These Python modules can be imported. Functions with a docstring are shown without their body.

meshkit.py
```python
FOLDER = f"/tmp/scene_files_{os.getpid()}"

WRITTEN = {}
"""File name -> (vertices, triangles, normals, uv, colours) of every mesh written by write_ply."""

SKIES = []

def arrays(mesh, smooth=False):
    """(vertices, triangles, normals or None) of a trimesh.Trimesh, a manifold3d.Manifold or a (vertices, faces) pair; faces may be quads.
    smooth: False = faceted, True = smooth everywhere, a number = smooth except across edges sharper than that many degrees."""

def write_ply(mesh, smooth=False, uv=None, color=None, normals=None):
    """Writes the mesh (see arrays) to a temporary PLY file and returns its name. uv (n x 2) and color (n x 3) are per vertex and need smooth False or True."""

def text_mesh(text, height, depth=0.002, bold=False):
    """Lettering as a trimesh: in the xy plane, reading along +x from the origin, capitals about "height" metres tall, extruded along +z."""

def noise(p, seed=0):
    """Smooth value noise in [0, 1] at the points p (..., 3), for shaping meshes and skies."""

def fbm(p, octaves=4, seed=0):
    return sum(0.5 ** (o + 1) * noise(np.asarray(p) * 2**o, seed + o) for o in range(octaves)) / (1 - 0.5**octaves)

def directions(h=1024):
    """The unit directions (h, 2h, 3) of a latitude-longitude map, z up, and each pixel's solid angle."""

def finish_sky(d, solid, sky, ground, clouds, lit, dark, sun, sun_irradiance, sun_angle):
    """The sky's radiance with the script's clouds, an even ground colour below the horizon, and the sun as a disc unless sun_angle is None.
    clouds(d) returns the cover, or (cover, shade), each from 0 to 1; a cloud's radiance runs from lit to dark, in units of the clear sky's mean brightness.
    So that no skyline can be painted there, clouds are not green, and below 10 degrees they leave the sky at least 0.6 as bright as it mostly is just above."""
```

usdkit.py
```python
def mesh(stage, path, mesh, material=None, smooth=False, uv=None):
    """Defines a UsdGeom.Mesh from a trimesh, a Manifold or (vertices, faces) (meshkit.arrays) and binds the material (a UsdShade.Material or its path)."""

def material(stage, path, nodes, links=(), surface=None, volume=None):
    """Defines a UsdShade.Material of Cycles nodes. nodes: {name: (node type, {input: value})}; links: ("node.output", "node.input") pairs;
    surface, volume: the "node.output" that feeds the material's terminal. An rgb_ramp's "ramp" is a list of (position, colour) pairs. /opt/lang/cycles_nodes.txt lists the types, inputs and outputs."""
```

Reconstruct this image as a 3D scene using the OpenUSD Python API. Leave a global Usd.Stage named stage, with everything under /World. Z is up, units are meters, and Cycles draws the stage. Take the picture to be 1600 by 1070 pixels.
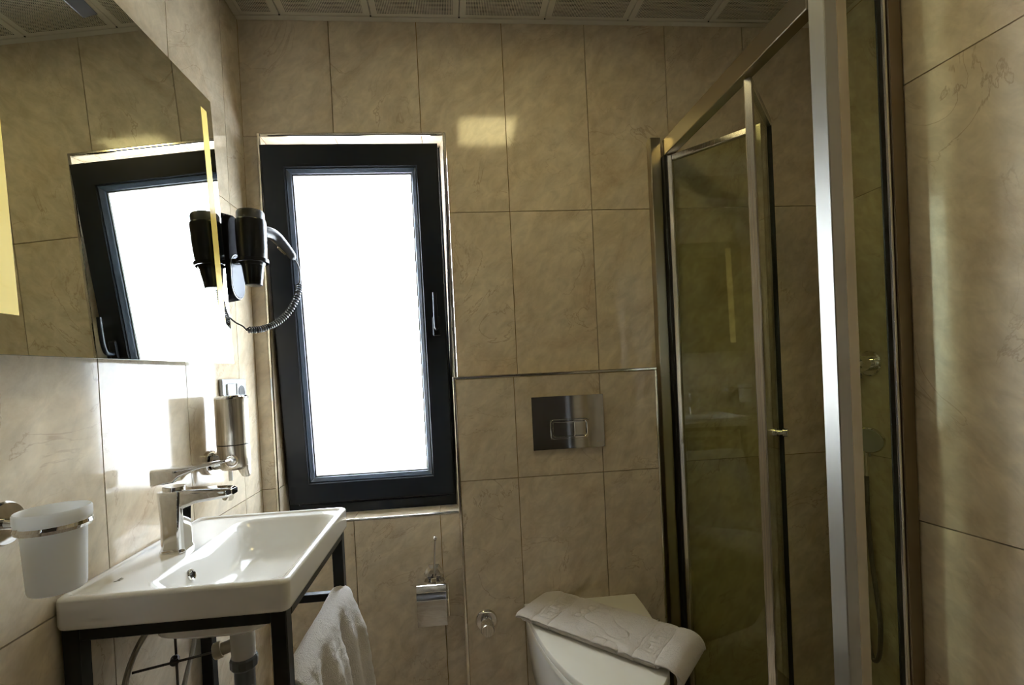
import math, random
import numpy as np, trimesh, usdkit, meshkit
import manifold3d as m3
from shapely.geometry import box as sbox, Polygon
from shapely.ops import unary_union
from pxr import Usd, UsdGeom, UsdLux, UsdShade, Gf, Sdf

stage = Usd.Stage.CreateInMemory()
UsdGeom.SetStageUpAxis(stage, 'Z')
UsdGeom.Xform.Define(stage, '/World')
UsdGeom.Scope.Define(stage, '/World/Looks')
rng = np.random.default_rng(7)
random.seed(7)

# ---------------------------------------------------------------- camera, sky, sun, exposure
YAW, PITCH, ROLL = .0856, -.0126, -.0484
fw = np.array([math.sin(YAW) * math.cos(PITCH), math.cos(YAW) * math.cos(PITCH), math.sin(PITCH)])
rt = np.array([math.cos(YAW), -math.sin(YAW), 0.0])
up = np.cross(rt, fw)
RT = math.cos(ROLL) * rt + math.sin(ROLL) * up
UP = -math.sin(ROLL) * rt + math.cos(ROLL) * up
CAM = (.0143, .0122, 1.3035)
cam = UsdGeom.Camera.Define(stage, '/World/camera')
cam.AddTransformOp().Set(Gf.Matrix4d(*RT, 0, *UP, 0, *(-fw), 0, *CAM, 1))
cam.CreateHorizontalApertureAttr(36.0)
cam.CreateFocalLengthAttr(36.0 * 735.67 / 1600)
cam.CreateHorizontalApertureOffsetAttr(28.85 * 36 / 1600)
cam.CreateVerticalApertureOffsetAttr(54.89 * 36 / 1600)
cam.CreateClippingRangeAttr(Gf.Vec2f(.01, 500))
cam.CreateExposureAttr(0.08)

sky = UsdLux.DomeLight.Define(stage, '/World/sky')
sky.CreateIntensityAttr(11.0)
sky.CreateColorAttr(Gf.Vec3f(.88, .98, 1.13))
# ---------------------------------------------------------------- helpers
XL, YB, BX, XR, XS, H, YR = -.659, 1.694, 1.613, 1.006, 1.51, 2.545, -.9
ZL, ZU = .936, 1.874
used = {}


def numbered(path):
    n = used.get(path, 0)
    used[path] = n + 1
    return path if n == 0 else f'{path}_{n:03d}'


def setdata(p, label=None, cat=None, group=None, kind=None):
    for k, v in (('label', label), ('category', cat), ('group', group), ('kind', kind)):
        if v:
            p.SetCustomDataByKey(k, v)


class Node:
    def __init__(s, path, base):
        s.path, s.base = path, np.asarray(base, float)


def thing(name, label, cat, base, group=None):
    path = numbered('/World/' + name)
    x = UsdGeom.Xform.Define(stage, path)
    x.AddTranslateOp().Set(Gf.Vec3d(*map(float, base)))
    setdata(x.GetPrim(), label, cat, group)
    return Node(path, base)


def struct(name):
    path = numbered('/World/' + name)
    x = UsdGeom.Xform.Define(stage, path)
    setdata(x.GetPrim(), kind='structure')
    return Node(path, (0, 0, 0))


def tm(m):
    if isinstance(m, (list,)):
        return trimesh.util.concatenate([tm(q) for q in m])
    if hasattr(m, 'to_mesh'):
        q = m.to_mesh()
        return trimesh.Trimesh(q.vert_properties[:, :3], q.tri_verts, process=False)
    return m


def part(node, name, mesh, mat, smooth=30, label=None, kind=None):
    """One mesh, given in world coordinates, as a child of node."""
    path = numbered(node.path + '/' + name)
    mesh = tm(mesh).copy()
    mesh.apply_translation(-node.base)
    p = usdkit.mesh(stage, path, mesh, mat, smooth=smooth)
    setdata(p.GetPrim(), label, kind=kind)
    return Node(path, node.base)


def rbox(x0, x1, y0, y1, z0, z1, b=.002):
    b = min(b, (x1 - x0) / 2.01, (y1 - y0) / 2.01, (z1 - z0) / 2.01)
    pts = []
    for i in (0, 1):
        for j in (0, 1):
            for k in (0, 1):
                c = np.array([(x0, x1)[i], (y0, y1)[j], (z0, z1)[k]])
                s = np.array([1 - 2 * i, 1 - 2 * j, 1 - 2 * k])
                for a in range(3):
                    d = s * b
                    d[a] = 0
                    pts.append(c + d)
    return trimesh.Trimesh(pts).convex_hull


def box(x0, x1, y0, y1, z0, z1):
    m = trimesh.creation.box([x1 - x0, y1 - y0, z1 - z0])
    m.apply_translation([(x0 + x1) / 2, (y0 + y1) / 2, (z0 + z1) / 2])
    return m


def loft(rings, closed=False, cap=True):
    rings = [np.asarray(r, float) for r in rings]
    n, k = len(rings[0]), len(rings)
    v = np.vstack(rings)
    f = []
    for a in range(k if closed else k - 1):
        b = (a + 1) % k
        for i in range(n):
            j = (i + 1) % n
            f += [[a * n + i, a * n + j, b * n + j], [a * n + i, b * n + j, b * n + i]]
    if cap and not closed:
        c0, c1 = len(v), len(v) + 1
        v = np.vstack([v, rings[0].mean(0), rings[-1].mean(0)])
        for i in range(n):
            j = (i + 1) % n
            f += [[c0, j, i], [c1, (k - 1) * n + i, (k - 1) * n + j]]
    m = trimesh.Trimesh(v, f, process=False)
    if m.volume < 0:
        m.invert()
    return m


def rrect(cx, cy, hx, hy, r, n=6):
    r = min(r, hx, hy)
    p = []
    for k, (sx, sy) in enumerate(((1, 1), (-1, 1), (-1, -1), (1, -1))):
        for a in np.linspace(0, math.pi / 2, n + 1):
            t = a + k * math.pi / 2
            p.append((cx + sx * (hx - r) + r * math.cos(t), cy + sy * (hy - r) + r * math.sin(t)))
    return np.array(p)


def at_z(p, z):
    return np.column_stack([p, np.full(len(p), z)])


def spline(pts, n=60):
    p = np.asarray(pts, float)
    q = np.vstack([2 * p[0] - p[1], p, 2 * p[-1] - p[-2]])
    out = []
    seg = len(p) - 1
    for t in np.linspace(0, seg, n):
        i = min(int(t), seg - 1)
        u = t - i
        a, b, c, d = q[i:i + 4]
        out.append(.5 * (2 * b + (c - a) * u + (2 * a - 5 * b + 4 * c - d) * u * u + (3 * b - 3 * c + d - a) * u ** 3))
    return np.array(out)


def tube(pts, r, n=12, flat=None):
    """Swept round (or, with flat = (normal scale), oval) bar along the points; r may vary along it."""
    p = np.asarray(pts, float)
    r = np.broadcast_to(r, (len(p),))
    t = np.gradient(p, axis=0)
    t /= np.linalg.norm(t, axis=1, keepdims=True) + 1e-12
    a = np.cross(t[0], [0, 0, 1.0] if abs(t[0][2]) < .9 else [1.0, 0, 0])
    rings = []
    ang = np.arange(n) * 2 * np.pi / n
    for i in range(len(p)):
        a = a - t[i] * (a @ t[i])
        a /= np.linalg.norm(a)
        b = np.cross(t[i], a)
        s = 1 if flat is None else flat
        rings.append(p[i] + r[i] * (np.cos(ang)[:, None] * a + s * np.sin(ang)[:, None] * b))
    return loft(rings)


def lathe(profile, origin, axis=(0, 0, 1), n=40):
    """profile: (radius, height) pairs, turned about the axis through the origin; closed where the radius is 0."""
    ax = np.asarray(axis, float); ax /= np.linalg.norm(ax)
    a = np.cross(ax, [0, 0, 1.0] if abs(ax[2]) < .9 else [1.0, 0, 0]); a /= np.linalg.norm(a)
    b = np.cross(ax, a)
    ang = np.arange(n) * 2 * np.pi / n
    circ = np.cos(ang)[:, None] * a + np.sin(ang)[:, None] * b
    return loft([np.asarray(origin) + max(r, 1e-5) * circ + h * ax for r, h in profile])


def hollow(profile, origin, axis=(0, 0, 1), n=40):
    ax = np.asarray(axis, float); ax /= np.linalg.norm(ax)
    a = np.cross(ax, [0, 0, 1.0] if abs(ax[2]) < .9 else [1.0, 0, 0]); a /= np.linalg.norm(a)
    b = np.cross(ax, a)
    ang = np.arange(n) * 2 * np.pi / n
    circ = np.cos(ang)[:, None] * a + np.sin(ang)[:, None] * b
    return loft([np.asarray(origin) + r * circ + h * ax for r, h in profile], closed=True)


def prism(poly, frame, d0, d1):
    """A polygon in (s, z) extruded between depths d0 and d1 along the frame's normal."""
    O, T, N, U = frame
    m = trimesh.creation.extrude_polygon(poly, d1 - d0, engine='earcut')
    v = np.asarray(m.vertices)
    w = np.asarray(O) + v[:, :1] * np.asarray(T) + v[:, 1:2] * np.asarray(U) + (v[:, 2:] + d0) * np.asarray(N)
    out = trimesh.Trimesh(w, m.faces, process=False)
    if out.volume < 0:
        out.invert()
    return out


Zv = np.array([0, 0, 1.0])


def wall_frame(O, T, N):
    return (np.asarray(O, float), np.asarray(T, float), np.asarray(N, float), Zv)


def polys(g):
    return [q for q in getattr(g, 'geoms', [g]) if isinstance(q, Polygon) and q.area > 2e-4]


GAP, TT = .0026, .008


def lay_tiles(node, frame, xs, zs, region, mat, name='tile', skip=None):
    """Tiles between the joints xs and zs, cut to the region; their faces lie on the frame's plane."""
    for i in range(len(xs) - 1):
        for j in range(len(zs) - 1):
            cell = sbox(xs[i] + GAP / 2, zs[j] + GAP / 2, xs[i + 1] - GAP / 2, zs[j + 1] - GAP / 2)
            for q in polys(cell.intersection(region)):
                part(node, name, prism(q, frame, -TT, 0), mat, smooth=False)


def merge_joint(node, frame, poly, mat, name='tile'):
    for q in polys(poly):
        part(node, name, prism(q, frame, -TT, 0), mat, smooth=False)


# ---------------------------------------------------------------- materials
def M(name, nodes, links=(), surface='p.BSDF', volume=None):
    return usdkit.material(stage, '/World/Looks/' + name, nodes, list(links), surface=surface, volume=volume)


def plain(name, color, rough=.5, metallic=0.0, bump=None, **kw):
    nodes = {'p': ('principled_bsdf', dict(base_color=color, roughness=rough, metallic=metallic, **kw))}
    links = []
    if bump:
        scale, strength, dist = bump
        nodes['tc'] = ('texture_coordinate', {})
        nodes['n'] = ('noise_texture', {'scale': scale, 'detail': 4.0})
        nodes['b'] = ('bump', {'strength': strength, 'distance': dist})
        links += [('tc.object', 'n.vector'), ('n.fac', 'b.height'), ('b.normal', 'p.normal')]
    return M(name, nodes, links)


def marble(name, c0, c1, c2, rough):
    nodes = {
        'g': ('geometry', {}), 'oi': ('object_info', {}),
        'off': ('vector_math', {'math_type': 'scale', 'vector1': (37., 21., 53.)}),
        'add': ('vector_math', {'math_type': 'add'}),
        'map': ('mapping', {'mapping_type': 'texture', 'rotation': (-.6155, .7854, 0.), 'scale': (1., 1., 2.2)}),
        'n1': ('noise_texture', {'scale': 5.0, 'detail': 8.0, 'roughness': .66, 'distortion': .9}),
        'r1': ('rgb_ramp', {'ramp': [(.30, c2), (.44, c0), (.58, c1), (.72, c0), (.85, c2)]}),
        'map2': ('mapping', {'mapping_type': 'texture', 'rotation': (-.6155, .7854, 0.), 'scale': (1., 1., 4.6)}),
        'n5': ('noise_texture', {'scale': 26.0, 'detail': 4.0, 'roughness': .6, 'distortion': .5}),
        'st': ('map_range', {'from_min': .3, 'from_max': .7, 'to_min': .84, 'to_max': 1.12, 'clamp': True}),
        'mul': ('vector_math', {'math_type': 'scale'}),
        'n2': ('noise_texture', {'scale': 4.4, 'detail': 6.0, 'roughness': .55, 'distortion': 1.3}),
        'sub': ('math', {'math_type': 'subtract', 'value2': .5}),
        'abs': ('math', {'math_type': 'absolute'}),
        'vein': ('map_range', {'from_min': .0, 'from_max': .009, 'to_min': 1., 'to_max': 0., 'clamp': True}),
        'n3': ('noise_texture', {'scale': 3.1, 'detail': 2.0}),
        'vm': ('map_range', {'from_min': .46, 'from_max': .64, 'to_min': 0., 'to_max': .6, 'clamp': True}),
        'vf': ('math', {'math_type': 'multiply'}),
        'mx': ('mix', {'mix_type': 'mix', 'color2': (c2[0] * .66, c2[1] * .60, c2[2] * .56)}),
        'bp': ('bump', {'strength': .10, 'distance': .0012}),
        'p': ('principled_bsdf', {'roughness': rough, 'specular_ior_level': .36}),
    }
    links = [('oi.random', 'off.scale'), ('g.position', 'add.vector1'), ('off.vector', 'add.vector2'), ('add.vector', 'map.vector'), ('add.vector', 'map2.vector'),
             ('map.vector', 'n1.vector'), ('n1.fac', 'r1.fac'), ('map2.vector', 'n5.vector'), ('n5.fac', 'st.value'), ('r1.color', 'mul.vector1'), ('st.result', 'mul.scale'),
             ('map.vector', 'n2.vector'), ('n2.fac', 'sub.value1'), ('sub.value', 'abs.value1'),
             ('abs.value', 'vein.value'), ('add.vector', 'n3.vector'), ('n3.fac', 'vm.value'), ('vein.result', 'vf.value1'), ('vm.result', 'vf.value2'),
             ('vf.value', 'mx.fac'), ('mul.vector', 'mx.color1'), ('mx.color', 'p.base_color'), ('n5.fac', 'bp.height'), ('bp.normal', 'p.normal')]
    return M(name, nodes, links)


TILE = marble('tile_beige', (.59, .50, .365), (.655, .575, .44), (.515, .405, .285), .10)
FLOOR = marble('tile_floor', (.40, .33, .25), (.46, .39, .30), (.33, .27, .2), .3)
GROUT = plain('grout', (.30, .21, .085), .85)
MASONRY = plain('masonry', (.62, .58, .52), .9)
CEIL = plain('ceiling_metal', (.60, .56, .46), .42)
CHROME = plain('chrome', (.80, .80, .80), .045, 1.0)
CHROME_TRIM = plain('chrome_trim', (.72, .68, .58), .12, 1.0)
STEEL = M('brushed_steel', {
    'tc': ('texture_coordinate', {}), 'mp': ('mapping', {'scale': (260., 260., 3.)}), 'n': ('noise_texture', {'scale': 1.0, 'detail': 3.0}),
    'r': ('map_range', {'to_min': .2, 'to_max': .34}), 'p': ('principled_bsdf', {'base_color': (.62, .57, .48), 'metallic': 1.0, 'anisotropic': .4})},
    [('tc.object', 'mp.vector'), ('mp.vector', 'n.vector'), ('n.fac', 'r.value'), ('r.result', 'p.roughness')])
ALU = M('anodised_aluminium', {
    'tc': ('texture_coordinate', {}), 'mp': ('mapping', {'scale': (500., 500., 4.)}), 'n': ('noise_texture', {'scale': 1.0, 'detail': 3.0}),
    'r': ('map_range', {'to_min': .16, 'to_max': .26}), 'p': ('principled_bsdf', {'base_color': (.74, .72, .68), 'metallic': 1.0})},
    [('tc.object', 'mp.vector'), ('mp.vector', 'n.vector'), ('n.fac', 'r.value'), ('r.result', 'p.roughness')])
MIRROR = plain('mirror_silver', (.80, .83, .76), .0, 1.0)
MIRROR_EDGE = plain('mirror_edge', (.35, .42, .36), .1, .6)
STRIP = plain('light_strip', (.75, .62, .2), .4, emission_color=(1., .78, .2), emission_strength=.28)
CERAMIC = plain('white_ceramic', (.86, .85, .82), .07)
SEATW = plain('toilet_cream', (.80, .77, .68), .16)
BLACK_METAL = plain('black_steel', (.008, .009, .011), .42, bump=(400., .15, .0005), specular_ior_level=.3)
ANTHRACITE = plain('anthracite_frame', (.006, .008, .013), .36, bump=(500., .12, .0004), specular_ior_level=.28)
GASKET = plain('black_rubber', (.01, .01, .01), .6)
BLACK_PLASTIC = plain('black_plastic', (.006, .006, .007), .22, specular_ior_level=.35)
HOLDER_PLASTIC = plain('holder_plastic', (.006, .006, .008), .75, specular_ior_level=.04)
BLACK_CABLE = plain('black_cable', (.015, .015, .016), .35)
GREY_PLASTIC = plain('grey_plastic', (.40, .42, .43), .35)
DARK_PLASTIC = plain('dark_grey_plastic', (.03, .03, .03), .4)
WHITE_PLASTIC = plain('white_plastic', (.72, .70, .64), .35)
PIPE_GREY = plain('grey_pipe', (.13, .14, .15), .4)
HOSE = plain('braided_hose', (.42, .39, .33), .35, .6)
PAPER = plain('paper', (.85, .83, .78), .9, bump=(300., .3, .001))
ROD = plain('dark_rod', (.08, .07, .06), .35, .8)
MARK = plain('grey_mark', (.25, .25, .24), .5)


LAMP = M('lamp_diffuser', {'e': ('emission', {'color': (1.0, .83, .38), 'strength': 14.5})}, surface='e.emission')


def cloth(name, color):
    return M(name, {
        'tc': ('texture_coordinate', {}), 'n': ('noise_texture', {'scale': 420.0, 'detail': 3.0, 'roughness': .7}),
        'n2': ('noise_texture', {'scale': 110.0, 'detail': 2.0}), 'ad': ('math', {'math_type': 'add'}),
        'b': ('bump', {'strength': .85, 'distance': .004}), 'p': ('principled_bsdf', {'base_color': color, 'roughness': .95, 'sheen_weight': .25, 'specular_ior_level': .1})},
        [('tc.object', 'n.vector'), ('tc.object', 'n2.vector'), ('n.fac', 'ad.value1'), ('n2.fac', 'ad.value2'), ('ad.value', 'b.height'), ('b.normal', 'p.normal')])


TERRY = cloth('white_terry', (.80, .77, .75))
TERRY_MAT = cloth('cream_terry', (.76, .70, .64))


def pane(name, tint, rough=.0):
    # the index is inverted on back faces, so that the thin pane never reflects totally
    return M(name, {'t': ('transparent_bsdf', {'color': tint}), 'g': ('glossy_bsdf', {'color': (1, 1, 1), 'roughness': rough}),
                    'ge': ('geometry', {}), 'io': ('map_range', {'from_min': 0., 'from_max': 1., 'to_min': 1.5, 'to_max': 1 / 1.5}),
                    'f': ('fresnel', {'IOR': 1.5}), 'm': ('mix_closure', {})},
             [('ge.backfacing', 'io.value'), ('io.result', 'f.IOR'), ('f.fac', 'm.fac'), ('t.BSDF', 'm.closure1'), ('g.BSDF', 'm.closure2')], surface='m.closure')


POST = plain('post_aluminium', (.40, .395, .365), .40, 1.0)
RAIL = plain('rail_aluminium', (.46, .41, .31), .24, 1.0)
SHOWER_GLASS = pane('shower_glass', (.84, .86, .70))
# obscure glass of the window: part of the light goes straight on, the rest is scattered
FROST = M('obscure_glass', {
    'tc': ('texture_coordinate', {}), 'n': ('noise_texture', {'scale': 340.0, 'detail': 2.0}), 'b': ('bump', {'strength': .6, 'distance': .002}),
    't': ('translucent_bsdf', {'color': (.93, .94, .93)}), 'r': ('transparent_bsdf', {'color': (.95, .96, .95)}), 'g': ('glossy_bsdf', {'roughness': .25}),
    'm1': ('mix_closure', {'fac': .35}), 'm2': ('mix_closure', {'fac': .06})},
    [('tc.object', 'n.vector'), ('n.fac', 'b.height'), ('b.normal', 't.normal'), ('b.normal', 'g.normal'),
     ('t.BSDF', 'm1.closure1'), ('r.BSDF', 'm1.closure2'), ('m1.closure', 'm2.closure1'), ('g.BSDF', 'm2.closure2')], surface='m2.closure')
FROST_CUP = M('frosted_cup', {'d': ('diffuse_bsdf', {'color': (.97, .97, .95)}), 't': ('translucent_bsdf', {'color': (.93, .93, .91)}), 'm': ('mix_closure', {'fac': .55}),
                              'g': ('glossy_bsdf', {'roughness': .35}), 'm2': ('mix_closure', {'fac': .05})},
              [('d.BSDF', 'm.closure1'), ('t.BSDF', 'm.closure2'), ('m.closure', 'm2.closure1'), ('g.BSDF', 'm2.closure2')], surface='m2.closure')
PERF = M('perforated_metal', {
    'g': ('geometry', {}), 'sc': ('vector_math', {'math_type': 'multiply', 'vector2': (185., 185., 0.)}), 'fr': ('vector_math', {'math_type': 'fraction'}),
    'su': ('vector_math', {'math_type': 'subtract', 'vector2': (.5, .5, 0.)}), 'ln': ('vector_math', {'math_type': 'length'}),
    'lt': ('map_range', {'from_min': .31, 'from_max': .37, 'to_min': 1., 'to_max': 0., 'clamp': True}),
    'mx': ('mix', {'color1': (.60, .56, .46), 'color2': (.035, .032, .026)}), 'p': ('principled_bsdf', {'roughness': .45})},
    [('g.position', 'sc.vector1'), ('sc.vector', 'fr.vector1'), ('fr.vector', 'su.vector1'), ('su.vector', 'ln.vector1'), ('ln.value', 'lt.value'),
     ('lt.result', 'mx.fac'), ('mx.color', 'p.base_color')])

# ---------------------------------------------------------------- the room
OX0, OX1, OZ0, OZ1 = -.604, .019, .812, 2.147          # window opening in the back wall
FB = wall_frame((0, YB, 0), (1, 0, 0), (0, -1, 0))
FL = wall_frame((XL, 0, 0), (0, 1, 0), (1, 0, 0))
RY = .10                                               # the nearer right wall is not quite square to the room
nr = math.hypot(1, RY)
FR = wall_frame((XR + RY * .957, 0, 0), (-RY / nr, 1 / nr, 0), (-1 / nr, -RY / nr, 0))
FS = wall_frame((XS, 0, 0), (0, 1, 0), (-1, 0, 0))
FREAR = wall_frame((0, YR, 0), (1, 0, 0), (0, 1, 0))
FBOX = wall_frame((0, BX, 0), (1, 0, 0), (0, -1, 0))

fl = struct('floor')
part(fl, 'slab', box(-.9, 1.9, -1.1, 2.0, -.15, -.009), GROUT, smooth=False)
FFL = (np.array([0, 0, 0.0]), np.array([1.0, 0, 0]), np.array([0, 0, 1.0]), np.array([0, 1.0, 0]))
fx = np.arange(-.659, 1.55, .45); fy = np.arange(-.9, 1.75, .45)
lay_tiles(fl, FFL, list(fx) + [1.51], list(fy) + [1.694], unary_union([sbox(XL, YR, XR, YB), sbox(XR - .01, .985, XS, YB)]), FLOOR, 'floor_tile')

wb = struct('wall_back')
opening = sbox(OX0, OZ0, OX1, OZ1)
for nm, p in (('masonry', sbox(-.9, 0, 1.9, 2.75)),):
    part(wb, nm, prism(p.difference(opening.buffer(.0085, join_style=2).union(sbox(OX0, OZ0 - .01, OX1 + .012, OZ1 + .0085))), FB, -.20, -TT - .0002), GROUT, smooth=False)
jx = [XL] + [-.3565 + .3012 * k for k in range(7)] + [XS]
reg = sbox(XL, 0, XS, H).difference(sbox(OX0 - .011, OZ0 - .004, OX1 + .011, OZ1 + .011))
strip = sbox(XL, ZL, OX0, OZ1)                          # narrow tile left of the window, up to the window head
top = sbox(XL, OZ1, OX1 + .02, H)
for k in range(2):                                      # above the window the tiles run from the window head up
    merge_joint(wb, FB, sbox(jx[k] + GAP / 2, OZ1 + GAP / 2, jx[k + 1] - GAP / 2, H).intersection(reg), TILE)
merge_joint(wb, FB, sbox(jx[2] + GAP / 2, ZU + GAP / 2, jx[3] - GAP / 2, H).intersection(reg), TILE)
lay_tiles(wb, FB, jx[3:], [ZU, H], reg, TILE)
merge_joint(wb, FB, sbox(XL + .001, ZL + GAP / 2, jx[1], OZ1 - GAP / 2).intersection(reg), TILE)
lay_tiles(wb, FB, jx[2:], [ZL, ZU], reg.difference(sbox(-1, 0, OX0, 3)), TILE)
lay_tiles(wb, FB, jx[:3] + [OX1 - .003], [0, ZL], reg, TILE)
lay_tiles(wb, FB, jx[5:], [0, ZL], reg.intersection(sbox(.70, 0, 2, 3)), TILE)
# tiled reveals of the window opening
RD0, RD1 = YB + .001, YB + .115
for z0, z1 in ((OZ0, ZL), (ZL, ZU), (ZU, OZ1)):
    part(wb, 'reveal_tile', box(OX0 - .008, OX0, RD0, RD1, z0 + .001, z1 - .001), TILE, False)
    part(wb, 'reveal_tile', prism(Polygon([(OX1, RD0), (OX1 + .010, RD0), (OX1 - .006, RD1), (OX1 - .018, RD1)]), (np.zeros(3), np.array([1.0, 0, 0]), Zv, np.array([0, 1.0, 0])), z0 + .001, z1 - .001), TILE, False)
for x0, x1 in ((OX0, jx[1]), (jx[1], jx[2]), (jx[2], OX1)):
    part(wb, 'reveal_tile', box(x0 + .001, x1 - .001, RD0, RD1, OZ1, OZ1 + .008), TILE, False)
    part(wb, 'sill_tile', box(x0 + .001, x1 - .001, RD0, RD1, OZ0 - .008, OZ0), TILE, False)

wl = struct('wall_left')
part(wl, 'masonry', box(XL - .12, XL - TT - .0002, -1.1, YB, 0, 2.75), GROUT, smooth=False)
ly = [YR] + [1.566 - .297 * k for k in range(8, -1, -1)] + [YB]
lay_tiles(wl, FL, ly, [0, ZL, ZU, H], sbox(YR, 0, YB, H), TILE)

wr = struct('wall_right')                               # the nearer right wall ends where the shower recess begins
YE = .985
xr = lambda y: XR + RY * (.957 - y)
part(wr, 'masonry', prism(Polygon([(xr(-1.1) + TT + .002, -1.1), (xr(YE - TT) + TT + .002, YE - TT), (1.9, YE - TT), (1.9, -1.1)]), (np.zeros(3), np.array([1.0, 0, 0]), Zv, np.array([0, 1.0, 0])), 0, 2.75), GROUT, smooth=False)
lay_tiles(wr, FR, [YR, -.75, -.15, .45, YE * nr], [0, ZL, ZU, H], sbox(YR, 0, YE * nr, H), TILE)
FE = wall_frame((0, YE, 0), (1, 0, 0), (0, 1, 0))
lay_tiles(wr, FE, [XR + .011, 1.26, XS], [0, ZL, ZU, H], sbox(XR, 0, XS, H), TILE)
ws = struct('wall_far_right')
part(ws, 'masonry', box(XS + TT + .0002, 1.9, YE - TT, YB, 0, 2.75), GROUT, smooth=False)
lay_tiles(ws, FS, [YE + .001, 1.2, 1.5, YB], [0, ZL, ZU, H], sbox(YE, 0, YB, H), TILE)

# wall behind the camera with the dark bathroom door
wf = struct('wall_front')
dr = sbox(-.56, 0, 1.06, 2.2)
part(wf, 'masonry', prism(sbox(XL - .12, 0, 1.9, 2.75).difference(dr), FREAR, -.2, -TT - .0002), GROUT, smooth=False)
lay_tiles(wf, FREAR, [XL + .3 * k for k in range(7)], [0, ZL, ZU, H], sbox(XL, 0, xr(YR), H).difference(dr.buffer(.004)), TILE)
DOOR = plain('dark_walnut', (.035, .022, .014), .4)
d1 = struct('door_1')
part(d1, 'leaf', rbox(-.515, 1.015, YR - .06, YR - .02, .005, 2.155, .003), DOOR, False)
part(d1, 'frame', prism(dr.difference(sbox(-.518, -.01, 1.018, 2.158)), FREAR, -.12, .006), DOOR, False)
part(d1, 'door_handle', tube(spline([(-.20, YR - .02, 1.02), (-.20, YR + .03, 1.02), (-.17, YR + .04, 1.02), (-.07, YR + .04, 1.02)], 20), .009, 12), CHROME)

# boxed-in cistern behind the toilet
wx = struct('wall_boxing')
BXL, BXR, BXT = .014, .727, 1.291
part(wx, 'masonry', box(BXL + TT, BXR - TT, BX + TT + .0002, YB, 0, BXT - TT), GROUT, smooth=False)
lay_tiles(wx, FBOX, [BXL + .008, .2205, .5205, BXR - .006], [0, ZL, BXT - .009], sbox(BXL, 0, BXR, BXT), TILE)
part(wx, 'tile', box(BXL, BXL + TT, BX + .009, YB - .0005, 0, ZL - .001), TILE, False)
part(wx, 'tile', box(BXL, BXL + TT, BX + .009, YB - .0005, ZL + .001, BXT - .009), TILE, False)
part(wx, 'tile', box(BXR - TT, BXR, BX + .009, YB - .0005, 0, BXT - .009), TILE, False)
for x0, x1 in ((BXL + .008, .2205), (.2205, .5205), (.5205, BXR - .006)):
    part(wx, 'tile', box(x0 + .001, x1 - .001, BX + .009, YB - .0005, BXT - TT, BXT), TILE, False)

ce = struct('ceiling')
part(ce, 'slab', box(-.9, 1.9, -1.1, 2.0, 2.62, 2.75), MASONRY, False)
cj = [XL + .001] + [-.5102 + .3035 * k for k in range(7)] + [XS - .001]
LMP = (.0995, .3935 - .0025, .787, 1.08)               # the square ceiling lamp takes one panel's width
for k in range(len(cj) - 1):
    x0, x1 = cj[k] + .0012, cj[k + 1] - .0012
    w = x1 - x0
    runs = [(YR, YB - .003)] if k != 3 else [(YR, LMP[2] - .004), (LMP[3] + .004, YB - .003)]
    for y0, y1 in runs:
        pn = part(ce, 'ceiling_panel', rbox(x0, x1, y0, y1, H, H + .03, .0015), CEIL, False)
        if w > .09:
            part(pn, 'perforated_field', box(x0 + (.022 if k else .03), x1 - .022, y0 + .03, y1 - .031, H - .0006, H + .001), PERF, False)
t = struct('trim_1')                                    # angle along the ceiling edge
part(t, 'edge_angle', rbox(XL + .001, XS, YB - .022, YB - .0005, H - .004, H - .0008, .001), CEIL, False)
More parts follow.
